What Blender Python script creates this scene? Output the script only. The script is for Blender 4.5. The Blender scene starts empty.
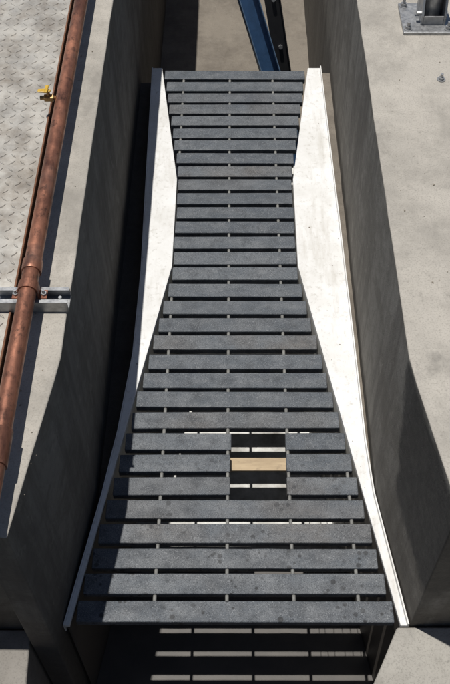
import bpy, bmesh, math, random
from mathutils import Vector, Matrix
random.seed(7)
sc=bpy.context.scene
sc.view_settings.view_transform='Standard'; sc.view_settings.look='None'; sc.view_settings.exposure=0

# ---------------------------------------------------------------- materials
class NT:
    def __init__(s,name):
        s.m=bpy.data.materials.new(name); s.m.use_nodes=True
        s.n=s.m.node_tree.nodes; s.l=s.m.node_tree.links
        s.b=s.n['Principled BSDF']
        s.pos=s.n.new('ShaderNodeNewGeometry').outputs['Position']
    def noise(s,scale,detail=4,rough=.6,stretch=None):
        t=s.n.new('ShaderNodeTexNoise'); t.inputs['Scale'].default_value=scale
        t.inputs['Detail'].default_value=min(detail,5); t.inputs['Roughness'].default_value=rough
        src=s.pos
        if stretch:
            mp=s.n.new('ShaderNodeMapping'); mp.inputs['Scale'].default_value=stretch
            s.l.new(s.pos,mp.inputs['Vector']); src=mp.outputs[0]
        s.l.new(src,t.inputs['Vector']); return t.outputs['Fac']
    def ramp(s,f,a,b,ca=0.0,cb=1.0):
        r=s.n.new('ShaderNodeMapRange'); r.clamp=True
        r.inputs['From Min'].default_value=a; r.inputs['From Max'].default_value=b
        r.inputs['To Min'].default_value=ca; r.inputs['To Max'].default_value=cb
        s.l.new(f,r.inputs['Value']); return r.outputs[0]
    def mix(s,f,a,b,mode='MIX'):
        x=s.n.new('ShaderNodeMix'); x.data_type='RGBA'; x.blend_type=mode
        for sock,v in ((x.inputs[0],f),(x.inputs[6],a),(x.inputs[7],b)):
            if isinstance(v,(int,float)): sock.default_value=v
            elif isinstance(v,tuple): sock.default_value=(*v,1)
            else: s.l.new(v,sock)
        return x.outputs[2]
    def math(s,op,a,b=0.0):
        x=s.n.new('ShaderNodeMath'); x.operation=op
        for sock,v in ((x.inputs[0],a),(x.inputs[1],b)):
            if isinstance(v,(int,float)): sock.default_value=v
            else: s.l.new(v,sock)
        return x.outputs[0]
    def sep(s):
        x=s.n.new('ShaderNodeSeparateXYZ'); s.l.new(s.pos,x.inputs[0]); return x.outputs
    def bump(s,f,strength,dist):
        x=s.n.new('ShaderNodeBump'); x.inputs['Strength'].default_value=strength; x.inputs['Distance'].default_value=dist
        s.l.new(f,x.inputs['Height'])
        if s.b.inputs['Normal'].is_linked:
            s.l.new(s.b.inputs['Normal'].links[0].from_socket,x.inputs['Normal'])
        s.l.new(x.outputs[0],s.b.inputs['Normal'])
    def col(s,c):
        if isinstance(c,tuple): s.b.inputs['Base Color'].default_value=(*c,1)
        else: s.l.new(c,s.b.inputs['Base Color'])
    def rough(s,r):
        if isinstance(r,(int,float)): s.b.inputs['Roughness'].default_value=r
        else: s.l.new(r,s.b.inputs['Roughness'])

def concrete(name,base=(.36,.335,.295),dark=(.225,.21,.185),wet=False,foot=True):
    m=NT(name)
    c=m.mix(m.ramp(m.noise(1.6,5,.7),.40,.62),base,dark)
    c=m.mix(m.ramp(m.noise(7,5,.75),.45,.68,0,.5),c,tuple(min(1,v*1.22) for v in base))
    c=m.mix(m.ramp(m.noise(150,3,.7),.5,.7,0,.6),c,tuple(v*.5 for v in base))
    c=m.mix(m.ramp(m.noise(32,4,.75),.6,.72,0,.5),c,tuple(v*.45 for v in base))
    c=m.mix(m.ramp(m.noise(4.5,5,.75,(1,.5,1)),.56,.66,0,.45),c,tuple(v*.6 for v in base))
    s=m.sep()
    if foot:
        # weathered formed faces: runs, a damp foot, and side shade painted darker than the top
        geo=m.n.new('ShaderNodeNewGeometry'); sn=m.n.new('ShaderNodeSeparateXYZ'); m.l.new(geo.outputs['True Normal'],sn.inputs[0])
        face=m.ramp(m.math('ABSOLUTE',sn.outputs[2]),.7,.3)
        k=.95 if wet else .62  # left wall's shade painted deeper than the sunlit right wall's
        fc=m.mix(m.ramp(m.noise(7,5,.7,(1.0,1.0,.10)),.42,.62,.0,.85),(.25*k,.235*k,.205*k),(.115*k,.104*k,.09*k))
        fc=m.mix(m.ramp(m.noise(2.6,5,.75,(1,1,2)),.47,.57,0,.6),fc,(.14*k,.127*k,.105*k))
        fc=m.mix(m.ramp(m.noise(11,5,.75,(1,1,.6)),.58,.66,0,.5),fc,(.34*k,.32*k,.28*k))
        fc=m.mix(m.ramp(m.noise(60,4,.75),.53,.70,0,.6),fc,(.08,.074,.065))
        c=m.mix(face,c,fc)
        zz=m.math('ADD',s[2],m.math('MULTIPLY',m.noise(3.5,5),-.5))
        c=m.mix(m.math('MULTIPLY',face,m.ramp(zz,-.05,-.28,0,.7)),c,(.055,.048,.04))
    rv=m.ramp(m.noise(20,4),.3,.7,.75,.95)
    if wet:
        n=m.math('MULTIPLY',m.math('SUBTRACT',m.noise(5,5,.65),.5),.22)
        yy=m.math('ADD',s[1],n)
        dd=m.math('ADD',yy,m.math('MULTIPLY',s[2],-.30))
        my=m.ramp(dd,1.46,1.43)
        mz=m.ramp(m.math('ADD',s[2],m.math('MULTIPLY',n,.35)),.895,.87)
        lo=m.ramp(m.math('ADD',s[2],n),.28,.34)
        msk=m.math('MULTIPLY',m.math('MULTIPLY',my,mz),lo)
        spk=m.ramp(m.noise(60,3),.35,.6,.8,1)
        msk=m.math('MULTIPLY',msk,spk)
        c=m.mix(msk,c,(.032,.030,.028))
        rv=m.math('MULTIPLY',rv,m.ramp(msk,0,1,1,.7))
    m.col(c); m.rough(rv)
    m.bump(m.noise(180,3,.7),.5,.003)
    m.bump(m.noise(14,5,.6),.3,.007)
    v=m.n.new('ShaderNodeTexVoronoi'); v.inputs['Scale'].default_value=24; m.l.new(m.pos,v.inputs['Vector'])
    m.bump(m.ramp(v.outputs['Distance'],.0,.09),.6,.003)
    return m.m

M={}
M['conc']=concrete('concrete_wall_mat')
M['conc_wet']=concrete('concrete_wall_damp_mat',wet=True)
M['conc_floor']=concrete('concrete_floor_mat',(.18,.158,.13),(.10,.085,.07),foot=False)
M['mud_shade']=concrete('shaded_silt_mat',(.065,.056,.045),(.035,.03,.026),foot=False)  # silt colour darkened further so the near floor looks less lit
M['ground']=concrete('ground_mat',(.31,.295,.265),(.21,.195,.175),foot=False)
M['low']=concrete('low_wall_mat',(.22,.205,.185),(.14,.13,.115),foot=False)

def white(name,base,inner):
    m=NT(name)
    c=m.mix(m.ramp(m.noise(3,5,.7),.38,.66,0,.9),base,(base[0]*.80,base[1]*.79,base[2]*.76))
    c=m.mix(m.ramp(m.noise(45,5,.75),.54,.72,0,.6),c,(.34,.32,.28))
    c=m.mix(m.ramp(m.noise(12,5,.75,(1,.15,1)),.52,.70,0,.6),c,(.44,.42,.38))
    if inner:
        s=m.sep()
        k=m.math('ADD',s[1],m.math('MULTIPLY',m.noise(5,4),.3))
        c=m.mix(m.ramp(k,2.1,1.85,0,.97),c,(.036,.030,.025))  # silted near end, painted darker to look less lit
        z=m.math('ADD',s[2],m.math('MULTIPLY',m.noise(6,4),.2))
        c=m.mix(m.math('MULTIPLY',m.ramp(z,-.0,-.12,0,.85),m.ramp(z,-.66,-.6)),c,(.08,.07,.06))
    m.col(c); m.rough(.55); m.bump(m.noise(30,4),.2,.003); M[name]=m.m
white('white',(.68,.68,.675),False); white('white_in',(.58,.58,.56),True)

m=NT('slat_mat')
oi=m.n.new('ShaderNodeObjectInfo').outputs['Random']
base=m.mix(oi,(.058,.069,.084),(.092,.104,.118))
wv=m.n.new('ShaderNodeTexWhiteNoise'); wv.noise_dimensions='1D'; m.l.new(oi,wv.inputs['W'])
br=m.math('MULTIPLY',m.ramp(wv.outputs['Value'],.45,1),m.ramp(m.noise(3.5,5),.38,.6))
c=m.mix(m.math('MULTIPLY',br,.7),base,(.12,.098,.078))
c=m.mix(m.ramp(m.noise(6,5,.75,(1,2.5,1)),.42,.70,0,.7),c,(.155,.163,.172))
c=m.mix(m.ramp(m.noise(14,5,.75),.48,.66,0,.7),c,(.038,.044,.052))
c=m.mix(m.ramp(m.noise(300,2,.8),.50,.64,0,.85),c,(.020,.024,.029))
c=m.mix(m.ramp(m.noise(240,2,.8),.58,.70,0,.7),c,(.27,.28,.29))
v=m.n.new('ShaderNodeTexVoronoi'); v.inputs['Scale'].default_value=30; m.l.new(m.pos,v.inputs['Vector'])
sv=m.n.new('ShaderNodeSeparateColor'); m.l.new(v.outputs['Color'],sv.inputs[0])
rad=m.math('ADD',v.outputs['Distance'],m.math('MULTIPLY',sv.outputs[0],.22))
sp=m.math('MULTIPLY',m.ramp(rad,.37,.29),m.ramp(m.noise(5,3),.45,.53))
s=m.sep()
sp=m.math('MULTIPLY',sp,m.ramp(s[1],2.2,1.3))
c=m.mix(m.math('MULTIPLY',sp,.85),c,(.014,.015,.017))
m.col(c); m.rough(m.ramp(m.noise(12,5),.3,.7,.5,.85)); m.bump(m.noise(300,2),.7,.002); M['slat']=m.m

def simple(name,col,rough=.5,metal=0,var=.3,scale=25,col2=None):
    m=NT(name); c2=col2 or tuple(v*.45 for v in col)
    c=m.mix(m.ramp(m.noise(scale,5,.7),.42,.7,0,var if not col2 else 1),col,c2)
    m.col(c); m.rough(m.ramp(m.noise(scale*1.7,5),.3,.7,max(.1,rough-.12),min(1,rough+.15)))
    m.b.inputs['Metallic'].default_value=metal
    m.bump(m.noise(scale*6,3),.15,.001); M[name]=m.m; return m
m=NT('copper_mat')
c=m.mix(m.ramp(m.noise(8,5,.7,(1,.3,1)),.38,.62),(.42,.185,.115),(.15,.066,.045))
c=m.mix(m.ramp(m.noise(35,5,.75,(1,.6,1)),.52,.68,0,.85),c,(.06,.035,.027))
c=m.mix(m.ramp(m.noise(3,3),.55,.7,0,.5),c,(.30,.21,.17))
m.col(c); m.rough(m.ramp(m.noise(20,5),.3,.7,.25,.6)); m.b.inputs['Metallic'].default_value=.7; m.bump(m.noise(70,3),.2,.001); M['copper']=m.m
simple('galv',(.38,.385,.39),.42,.7,.7,30)
simple('rod',(.20,.20,.19),.7,.1,.6)
simple('plate',(.44,.42,.38),.45,.45,scale=7,col2=(.23,.20,.165))
simple('blue',(.05,.12,.25),.45,.0,.5,18)
simple('bluelt',(.16,.26,.40),.5,.0,.5,18)
simple('darksteel',(.022,.022,.024),.6,.2,.4)
simple('rust',(.16,.07,.035),.8,.1,.6,20)
simple('yellow',(.50,.31,.03),.5,0,.6,60)
simple('brass',(.30,.19,.08),.4,.7,.6,60)
simple('stone',(.22,.19,.15),.9,0,.6,60)
m=NT('wood_mat')
c=m.mix(m.ramp(m.noise(30,5,.7,(.15,1,1)),.35,.7),(.44,.34,.215),(.30,.225,.14)); c=m.mix(m.ramp(m.noise(25,4),.55,.7,0,.6),c,(.2,.15,.10)); m.col(c); m.rough(.75); M['wood']=m.m

# ---------------------------------------------------------------- helpers
def obj(name,bm,mat,parent=None,bevel=0,smooth=False,seg=2):
    me=bpy.data.meshes.new(name); bmesh.ops.recalc_face_normals(bm,faces=bm.faces[:]); bm.to_mesh(me); bm.free()
    o=bpy.data.objects.new(name,me); sc.collection.objects.link(o); me.materials.append(M[mat])
    if smooth:
        for p in me.polygons: p.use_smooth=True
    if bevel:
        b=o.modifiers.new('bevel','BEVEL'); b.width=bevel; b.segments=seg; b.limit_method='ANGLE'; b.angle_limit=math.radians(40)
    if parent: o.parent=parent
    return o
def empty(name):
    o=bpy.data.objects.new(name,None); sc.collection.objects.link(o); o.empty_display_size=.1; return o
def prism_bm(pts,z0,z1,bm=None):
    bm=bm or bmesh.new()
    lo=[bm.verts.new((x,y,z0)) for x,y in pts]; hi=[bm.verts.new((x,y,z1)) for x,y in pts]
    n=len(pts)
    bm.faces.new(lo[::-1]); bm.faces.new(hi)
    for i in range(n): bm.faces.new((lo[i],lo[(i+1)%n],hi[(i+1)%n],hi[i]))
    return bm
def box_bm(x0,x1,y0,y1,z0,z1,bm=None):
    return prism_bm([(x0,y0),(x1,y0),(x1,y1),(x0,y1)],z0,z1,bm)
def cyl_bm(p0,p1,r,seg=24,bm=None,r2=None):
    bm=bm or bmesh.new(); p0=Vector(p0); p1=Vector(p1); d=p1-p0
    q=d.to_track_quat('Z','Y').to_matrix().to_4x4()
    bmesh.ops.create_cone(bm,cap_ends=True,segments=seg,radius1=r,radius2=r if r2 is None else r2,depth=d.length,
        matrix=Matrix.Translation((p0+p1)/2)@q)
    return bm
def jit(pts,idx,step=.11,amp=.0009):
    out=[]
    n=len(pts)
    for i,p in enumerate(pts):
        out.append(p)
        if i in idx:
            q=pts[(i+1)%n]; L=math.dist(p,q); k=int(L/step)
            for j in range(1,k):
                t=(j+random.uniform(-.3,.3))/k
                out.append((p[0]+(q[0]-p[0])*t+random.gauss(0,amp),p[1]+(q[1]-p[1])*t))
    return out

ZT=.9     # top of the channel walls above the slat level
# ---------------------------------------------------------------- ground
bm=bmesh.new()
X,Y0,Y1,B=1.55,-4.0,9.0,300
for a in ((-B,-X,-B,B),(X,B,-B,B),(-X,X,-B,Y0),(-X,X,Y1,B)):
    vs=[bm.verts.new(v) for v in ((a[0],a[2],.88),(a[1],a[2],.88),(a[1],a[3],.88),(a[0],a[3],.88))]; bm.faces.new(vs)
obj('ground',bm,'ground')

# ---------------------------------------------------------------- channel walls
ptsR=jit([(.562,9),(.562,1.72),(.573,1.62),(.64,1.17),(1.45,1.20),(1.45,-4),(1.6,-4),(1.6,9)],(0,2,3))
wr=obj('concrete_channel_wall',prism_bm(ptsR,-1.0,ZT),'conc_wet',bevel=.005,seg=3)
wl=empty('concrete_channel_wall.001')
ptsL=jit([(-.562,9),(-.562,1.72),(-.573,1.62),(-.64,1.09),(-.735,1.10),(-.745,1.168),(-1.45,1.18),(-1.45,1.19),(-.742,1.192),(-.742,9)],(0,2))
obj('inner_wall',prism_bm(ptsL,-1.0,ZT),'conc',wl,bevel=.005,seg=3)
obj('outer_slab',prism_bm([(-.762,9),(-.762,1.194),(-1.452,1.194),(-1.452,-4),(-1.6,-4),(-1.6,9)],-1.0,.893),'conc',wl,bevel=.004)
obj('joint_filler',box_bm(-.765,-.739,1.197,8.99,-1.0,.865),'darksteel',wl)
ew=obj('concrete_end_wall',box_bm(-1.6,1.6,9.0,9.3,-1.0,.9),'conc')
ew2=obj('concrete_end_wall.001',box_bm(-1.6,1.6,-4.3,-4.0,-1.0,.9),'conc')
obj('low_concrete_wall',prism_bm(jit([(.592,1.163),(.47,.93),(.47,-3.99),(1.449,-3.99),(1.449,1.163)],(0,1,4)),-1.0,-.004),'ground',bevel=.008,seg=3)
obj('low_concrete_wall.001',prism_bm(jit([(-.75,1.163),(-.735,.9),(-.70,-3.99),(-1.449,-3.99),(-1.449,1.163)],(0,1,4)),-1.0,-.03),'low',bevel=.008,seg=3)
fl=empty('channel_floor')
obj('upstream_floor',box_bm(-1.5,1.5,-4,1.17,-1.0,-.77),'mud_shade',fl)
obj('bed_floor',box_bm(-1.5,1.5,1.17,9,-1.05,-.90),'conc_floor',fl)

# ---------------------------------------------------------------- flume
P=.104; YS=1.22
prof=[(1.165,.604),(2.93,.305),(3.54,.305),(4.50,.430)]
def interp(tab,y):
    if y<=tab[0][0]: return tab[0][1]
    for (a,b),(c,d) in zip(tab,tab[1:]):
        if y<=c: return b+(d-b)*(y-a)/(c-a)
    return tab[-1][1]
fx=lambda y: interp(prof,y)
outR=[(1.165,.628),(1.70,.553),(1.95,.540),(2.6,.532),(3.4,.520),(4.5,.502)]
outL=[(1.165,.622),(1.70,.530),(2.0,.490),(2.4,.455),(2.9,.450),(3.5,.464),(4.5,.485)]
wallx=lambda y: .562 if y>=1.7 else .562+(1.7-y)/.53*.078
flume=empty('parshall_flume')
for s,nm,out in ((-1,'left',outL),(1,'right',outR)):
    inner=[(s*fx(y),y) for y in (1.165,2.93,3.54,4.5)]
    outer=[(s*x,y) for y,x in out]
    obj('deck_'+nm,prism_bm(inner+outer[::-1],-.012,.006),'white',flume,bevel=.002)
    inner=[(s*fx(y),y) for y,_ in prof]; off=[(s*(fx(y)+.008),y) for y,_ in prof]
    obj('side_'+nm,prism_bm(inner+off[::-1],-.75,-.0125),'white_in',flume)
    o2=[(x+s*.005,y) for x,y in outer]
    obj('lip_'+nm,prism_bm(outer+o2[::-1],-.05,.010 if s<0 else .022),'white',flume)
pts=[(fx(y)-.001,y) for y,_ in prof]
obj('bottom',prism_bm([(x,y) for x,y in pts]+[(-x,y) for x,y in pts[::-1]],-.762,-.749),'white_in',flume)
for s,nm,out,z in ((-1,'',outL,-.10),(1,'.001',outR,-.03)):
    a=[(s*(x+.0045),max(y,1.172)) for y,x in out]
    b=[(s*(wallx(y)+.003),max(y,1.172)) for y,x in out]
    obj('mortar_joint'+nm,prism_bm(a+b[::-1],-.9,z),'mud_shade' if s<0 else 'conc_floor')

# ---------------------------------------------------------------- slats
walk=empty('slatted_walkway')
rods=[-.30,-.03,.22,.46]
for n in range(0,32):
    y=YS+P*n; hw=.0405
    half=min(fx(y-hw),fx(y+hw))-.003
    a=-half+random.uniform(0,.005); b=half-random.uniform(0,.005)
    segs=[(a,b)]
    if n in (5,6,7): segs=[(a,-.018+random.uniform(-.003,.003)),(.212+random.uniform(-.003,.003),b)]
    dz=random.uniform(-.003,.002); dy=random.uniform(-.002,.002)
    for i,(p,q) in enumerate(segs):
        bm=bmesh.new(); k=max(2,int((q-p)/.08)); sk=random.uniform(-.0025,.0025)
        ys0=[];ys1=[]
        for j in range(k+1):
            x=p+(q-p)*j/k; o=sk*((x/.5))+random.gauss(0,.0003)
            ys0.append((x,y-hw+dy+o)); ys1.append((x,y+hw+dy+o+random.gauss(0,.0003)))
        prism_bm(ys0+ys1[::-1],-.035+dz,dz,bm)
        obj(f'slat_{n+1}'+('ab'[i] if len(segs)>1 else ''),bm,'slat',walk,bevel=.0045,seg=3)
    if n<31:
        bm=bmesh.new(); k=0
        for rx in rods:
            if abs(rx)<fx(y+P/2)-.03:
                cyl_bm((rx,y+hw-.006,-.013),(rx,y+P-hw+.006,-.013),.007,12,bm); k+=1
        if k: obj(f'spacer_{n+1}',bm,'rod',walk,smooth=True)
        else: bm.free()
obj('wooden_board',box_bm(-.03,.235,1.832,1.892,-.052,-.040),'wood',None,bevel=.001)
# thin wires slung under the near right part of the slats
hw_=empty('hanging_wires'); bm=bmesh.new()
for i in range(6):
    x=.27+i*.035; prev=None; ph=random.uniform(0,6)
    for j in range(13):
        t=j/12; p=(x+.006*math.sin(ph+t*5),1.36+t*.50,-.045-.03*math.sin(math.pi*t))
        if prev: cyl_bm(prev,p,.0014,6,bm)
        prev=p
obj('strands',bm,'galv',hw_)

# ---------------------------------------------------------------- checker plate
cp=empty('diamond_plate_cover')
obj('sheet',box_bm(-1.44,-.757,1.3,8.6,.8945,.901),'plate',cp,bevel=.001)
bm=bmesh.new(); s=.040
for i in range(int(.60/s)):
    for j in range(int(7.2/s)):
        cx=-.78-i*s; cy=1.33+j*s; a=math.radians(45 if (i+j)%2 else -45)
        u=Vector((math.cos(a),math.sin(a),0))*.0175; w=Vector((-math.sin(a),math.cos(a),0))*.0052; c0=Vector((cx,cy,.9008))
        vs=[bm.verts.new(c0+u),bm.verts.new(c0+w),bm.verts.new(c0-u),bm.verts.new(c0-w)]
        up=Vector((0,0,.0032))
        t=[bm.verts.new(c0+u*.6+up),bm.verts.new(c0+w*.4+up),bm.verts.new(c0-u*.6+up),bm.verts.new(c0-w*.4+up)]
        for k in range(4): bm.faces.new((vs[k],vs[(k+1)%4],t[(k+1)%4],t[k]))
        bm.faces.new(t)
obj('treads',bm,'plate',cp)
bm=bmesh.new(); bmesh.ops.create_circle(bm,cap_ends=True,segments=24,radius=1,matrix=Matrix.Translation((-1.04,3.36,.9048))@Matrix.Diagonal((.014,.05,1,1)))
obj('lifting_slot',bm,'darksteel',cp)
obj('frame_edge',box_bm(-.7565,-.750,1.2,8.6,.86,.907),'rust',cp,bevel=.001)

# ---------------------------------------------------------------- pipe run
pipe=empty('copper_pipe'); PX,PZ,PR=-.683,.985,.029
o=obj('tube',cyl_bm((PX,-.6,PZ),(PX,8.5,PZ),PR,40),'copper',pipe,smooth=True); o.modifiers.new('e','EDGE_SPLIT')
for yy,l in ((1.33,.12),(2.035,.05),(4.6,.1)):
    o=obj('coupling',cyl_bm((PX,yy-l/2,PZ),(PX,yy+l/2,PZ),PR+.005,32),'copper',pipe,bevel=.002,smooth=True); o.modifiers.new('e','EDGE_SPLIT')
br=empty('pipe_clamp_bracket'); by=1.94; q=.030; h0=.9515
bm=box_bm(-.800,-.556,by-q-.004,by-q,.9008,h0); box_bm(-.800,-.556,by+q,by+q+.004,.9008,h0,bm)
box_bm(-.800,-.556,by-q+.0001,by+q-.0001,.9072,.911,bm)
box_bm(-.800,-.556,by-q+.0001,by-q+.010,h0-.005,h0,bm); box_bm(-.800,-.556,by+q-.010,by+q-.0001,h0-.005,h0,bm)
obj('strut_channel',bm,'galv',br)
bm=bmesh.new(); k=14; R=PR+.001
prev=None
for i in range(k+1):
    a=math.pi*i/k; c0=Vector((PX+math.cos(a)*R,0,PZ+math.sin(a)*R)); c1=Vector((PX+math.cos(a)*(R+.004),0,PZ+math.sin(a)*(R+.004)))
    ring=[bm.verts.new((c0.x,by-.018,c0.z)),bm.verts.new((c1.x,by-.018,c1.z)),bm.verts.new((c1.x,by+.018,c1.z)),bm.verts.new((c0.x,by+.018,c0.z))]
    if prev:
        for z in range(4): bm.faces.new((prev[z],prev[(z+1)%4],ring[(z+1)%4],ring[z]))
    prev=ring
for sx in (-1,1):
    x=PX+sx*(R+.002); box_bm(x-.002,x+.002,by-.018,by+.018,h0+.001,PZ,bm)
    box_bm(min(x,x+sx*.026),max(x,x+sx*.026),by-.018,by+.018,h0+.0005,h0+.004,bm)
obj('strap',bm,'copper',br)
bm=bmesh.new()
for sx in (-1,1):
    x=PX+sx*(R+.017); cyl_bm((x,by,h0+.004),(x,by,h0+.012),.010,6,bm); cyl_bm((x,by,h0+.012),(x,by,h0+.024),.005,10,bm)
cyl_bm((-.585,by,.911),(-.585,by,.920),.011,6,bm); cyl_bm((-.585,by,.920),(-.585,by,.94),.006,10,bm)
obj('nuts',bm,'galv',br)
vv=empty('yellow_handled_valve'); vy=2.94
obj('branch',cyl_bm((PX-.02,vy,PZ),(-.775,vy,PZ),.009,16),'brass',vv,smooth=True)
bm=cyl_bm((-.722,vy,PZ),(-.758,vy,PZ),.016,6); cyl_bm((-.740,vy,PZ),(-.740,vy,PZ+.03),.007,10,bm)
obj('body',bm,'brass',vv,bevel=.001)
obj('handle',prism_bm([(-.728,vy-.006),(-.728,vy+.007),(-.752,vy+.012),(-.780,vy+.009),(-.780,vy-.008),(-.752,vy-.011)],PZ+.03,PZ+.037),'yellow',vv,bevel=.003)
obj('handle_grip',prism_bm([(-.752,vy-.022),(-.738,vy-.022),(-.736,vy+.022),(-.750,vy+.024)],PZ+.0372,PZ+.044),'yellow',vv,bevel=.003)

# ---------------------------------------------------------------- post held in a bolted angle bracket
post=empty('steel_post'); px,py=.845,3.60; tx0,ty0=px+.035,py+.03
obj('base_plate',box_bm(px-.10,px+.12,py-.11,py+.12,.9005,.915),'galv',post,bevel=.003)
o=obj('tube',cyl_bm((tx0,ty0,.915),(tx0,ty0,2.05),.044,32),'galv',post,smooth=True); o.modifiers.new('e','EDGE_SPLIT')
bm=bmesh.new()
for sx in (-1,1):      # upright cheek plates either side of the tube
    x=tx0+sx*.050
    prof2=[(ty0-.085,.915),(ty0+.055,.915),(ty0+.055,1.06),(ty0-.045,1.06),(ty0-.085,.96)]
    a=[bm.verts.new((x-.005,y_,z_)) for y_,z_ in prof2]; b=[bm.verts.new((x+.005,y_,z_)) for y_,z_ in prof2]
    bm.faces.new(a); bm.faces.new(b[::-1])
    for i in range(5): bm.faces.new((a[i],a[(i+1)%5],b[(i+1)%5],b[i]))
box_bm(tx0-.0445,tx0+.0445,ty0-.084,ty0-.076,.9155,.955,bm)
obj('cheek_plates',bm,'galv',post,bevel=.0015)
bm=cyl_bm((tx0-.085,ty0,1.01),(tx0+.085,ty0,1.01),.007,12)
for x in (tx0-.0552,tx0+.0552): 
    sg=-1 if x<tx0 else 1
    cyl_bm((x,ty0,1.01),(x+sg*.012,ty0,1.01),.015,6,bm)
cyl_bm((tx0-.075,ty0-.055,.955),(tx0-.052,ty0-.055,.955),.011,6,bm)
obj('cross_bolts',bm,'galv',post)
bm=bmesh.new()
for sx,sy in ((-.078,-.085),(.100,-.085),(-.078,.095),(.100,.095)):
    cyl_bm((px+sx,py+sy,.915),(px+sx,py+sy,.918),.019,20,bm); cyl_bm((px+sx,py+sy,.918),(px+sx,py+sy,.931),.014,6,bm); cyl_bm((px+sx,py+sy,.931),(px+sx,py+sy,.95),.007,12,bm)
obj('anchor_bolts',bm,'galv',post)
ab=empty('anchor_bolt'); bm=cyl_bm((.868,3.17,.9005),(.868,3.17,.904),.018,20); cyl_bm((.868,3.17,.904),(.868,3.17,.914),.012,6,bm); cyl_bm((.868,3.17,.914),(.868,3.17,.93),.006,12,bm)
obj('bolt',bm,'galv',ab)

# ---------------------------------------------------------------- blue beam (channel section, leaning diagonally)
beam=empty('blue_steel_beam')
A=Vector((.435,4.66,-.90)); Bp=Vector((-.055,5.02,.62)); d=(Bp-A); L=d.length; zax=d.normalized()
xax=Vector((1,.25,0)); xax=(xax-xax.dot(zax)*zax).normalized(); yax=zax.cross(xax)
mt=Matrix((xax,yax,zax)).transposed().to_4x4(); mt.translation=A
for nm,b,mm in (('web',(-.055,.050,-.003,.003),'blue'),('flange_l',(-.061,-.0552,-.035,.04),'bluelt'),('flange_r',(.0502,.056,-.045,.05),'bluelt')):
    o=obj(nm,box_bm(b[0],b[1],b[2],b[3],0,L),mm); o.parent=beam; o.matrix_local=mt
shade_member=empty('beam_shade_member')  # dark member added to stand in for the beam's shaded side
A2=Vector((.43,4.74,-.90)); B2=Vector((.14,5.10,.66)); d=B2-A2; z2=d.normalized(); x2=Vector((1,.1,0)); x2=(x2-x2.dot(z2)*z2).normalized(); y2=z2.cross(x2)
m2=Matrix((x2,y2,z2)).transposed().to_4x4(); m2.translation=A2
for nm,b in (('leg',(-.055,.035,-.003,.003)),('flange',(.0352,.041,-.04,.04))):
    o=obj(nm,box_bm(*b,0,d.length),'darksteel'); o.parent=shade_member; o.matrix_local=m2
bm=cyl_bm((.0,-.003,.80),(.0,-.016,.80),.014,6); cyl_bm((.0,-.003,1.1),(.0,-.016,1.1),.014,6,bm)
o=obj('bolts',bm,'galv'); o.parent=shade_member; o.matrix_local=m2
o=obj('foot_plate',box_bm(.30,.50,4.58,4.80,-.8995,-.888),'blue',beam)

# ---------------------------------------------------------------- grit lying about
bm=bmesh.new()
def grain(x,y,z,r):
    mt=Matrix.Translation((x,y,z+r*.4))@Matrix.Rotation(random.uniform(0,3),4,'Z')@Matrix.Diagonal((r*random.uniform(.7,1.4),r*random.uniform(.6,1),r*.6,1))
    bmesh.ops.create_icosphere(bm,subdivisions=1,radius=1,matrix=mt)
for i in range(300):
    r=.0012+.0035*random.random()**4
    k=random.random()
    if k<.45: grain(random.uniform(.59,1.2),random.uniform(1.4,5),.9,r)
    elif k<.7: grain(random.uniform(-.73,-.59),random.uniform(1.2,5),.9,r)
    elif k<.85:
        y=random.uniform(1.6,4.4); grain(random.uniform(fx(y)+.01,interp(outR,y)-.01),y,.006,r*.8)
    elif k<.93:
        y=random.uniform(2.2,4.4); grain(-random.uniform(fx(y)+.01,interp(outL,y)-.01),y,.006,r*.8)
    else: grain(random.uniform(.62,1.2),random.uniform(.8,1.1),-.004,r)
obj('grit',bm,'stone')

# ---------------------------------------------------------------- light
tx,ty=.15,-.09
sd=Vector((-tx,-ty,1)).normalized()
el=math.asin(sd.z); az=math.atan2(sd.x,sd.y)
sun=bpy.data.lights.new('sun','SUN'); sun.energy=4.7; sun.angle=math.radians(.5); sun.color=(1,.965,.91)
so=bpy.data.objects.new('sun',sun); sc.collection.objects.link(so); so.rotation_euler=sd.to_track_quat('Z','Y').to_euler()
w=bpy.data.worlds.new('World'); sc.world=w; w.use_nodes=True
st=w.node_tree.nodes.new('ShaderNodeTexSky'); st.sky_type='NISHITA'; st.sun_disc=False
st.sun_elevation=el; st.sun_rotation=az
bg=w.node_tree.nodes['Background']; bg.inputs['Strength'].default_value=.05
w.node_tree.links.new(st.outputs[0],bg.inputs['Color'])

cam=bpy.data.cameras.new('camera'); co=bpy.data.objects.new('camera',cam); sc.collection.objects.link(co)
co.location=(0,0,3.23); co.rotation_euler=(math.radians(90-52.6),0,0)
cam.sensor_fit='VERTICAL'; cam.sensor_height=24; cam.lens=24*897/684; cam.shift_x=-.0146; cam.clip_end=1000; cam.clip_start=.05
sc.camera=co
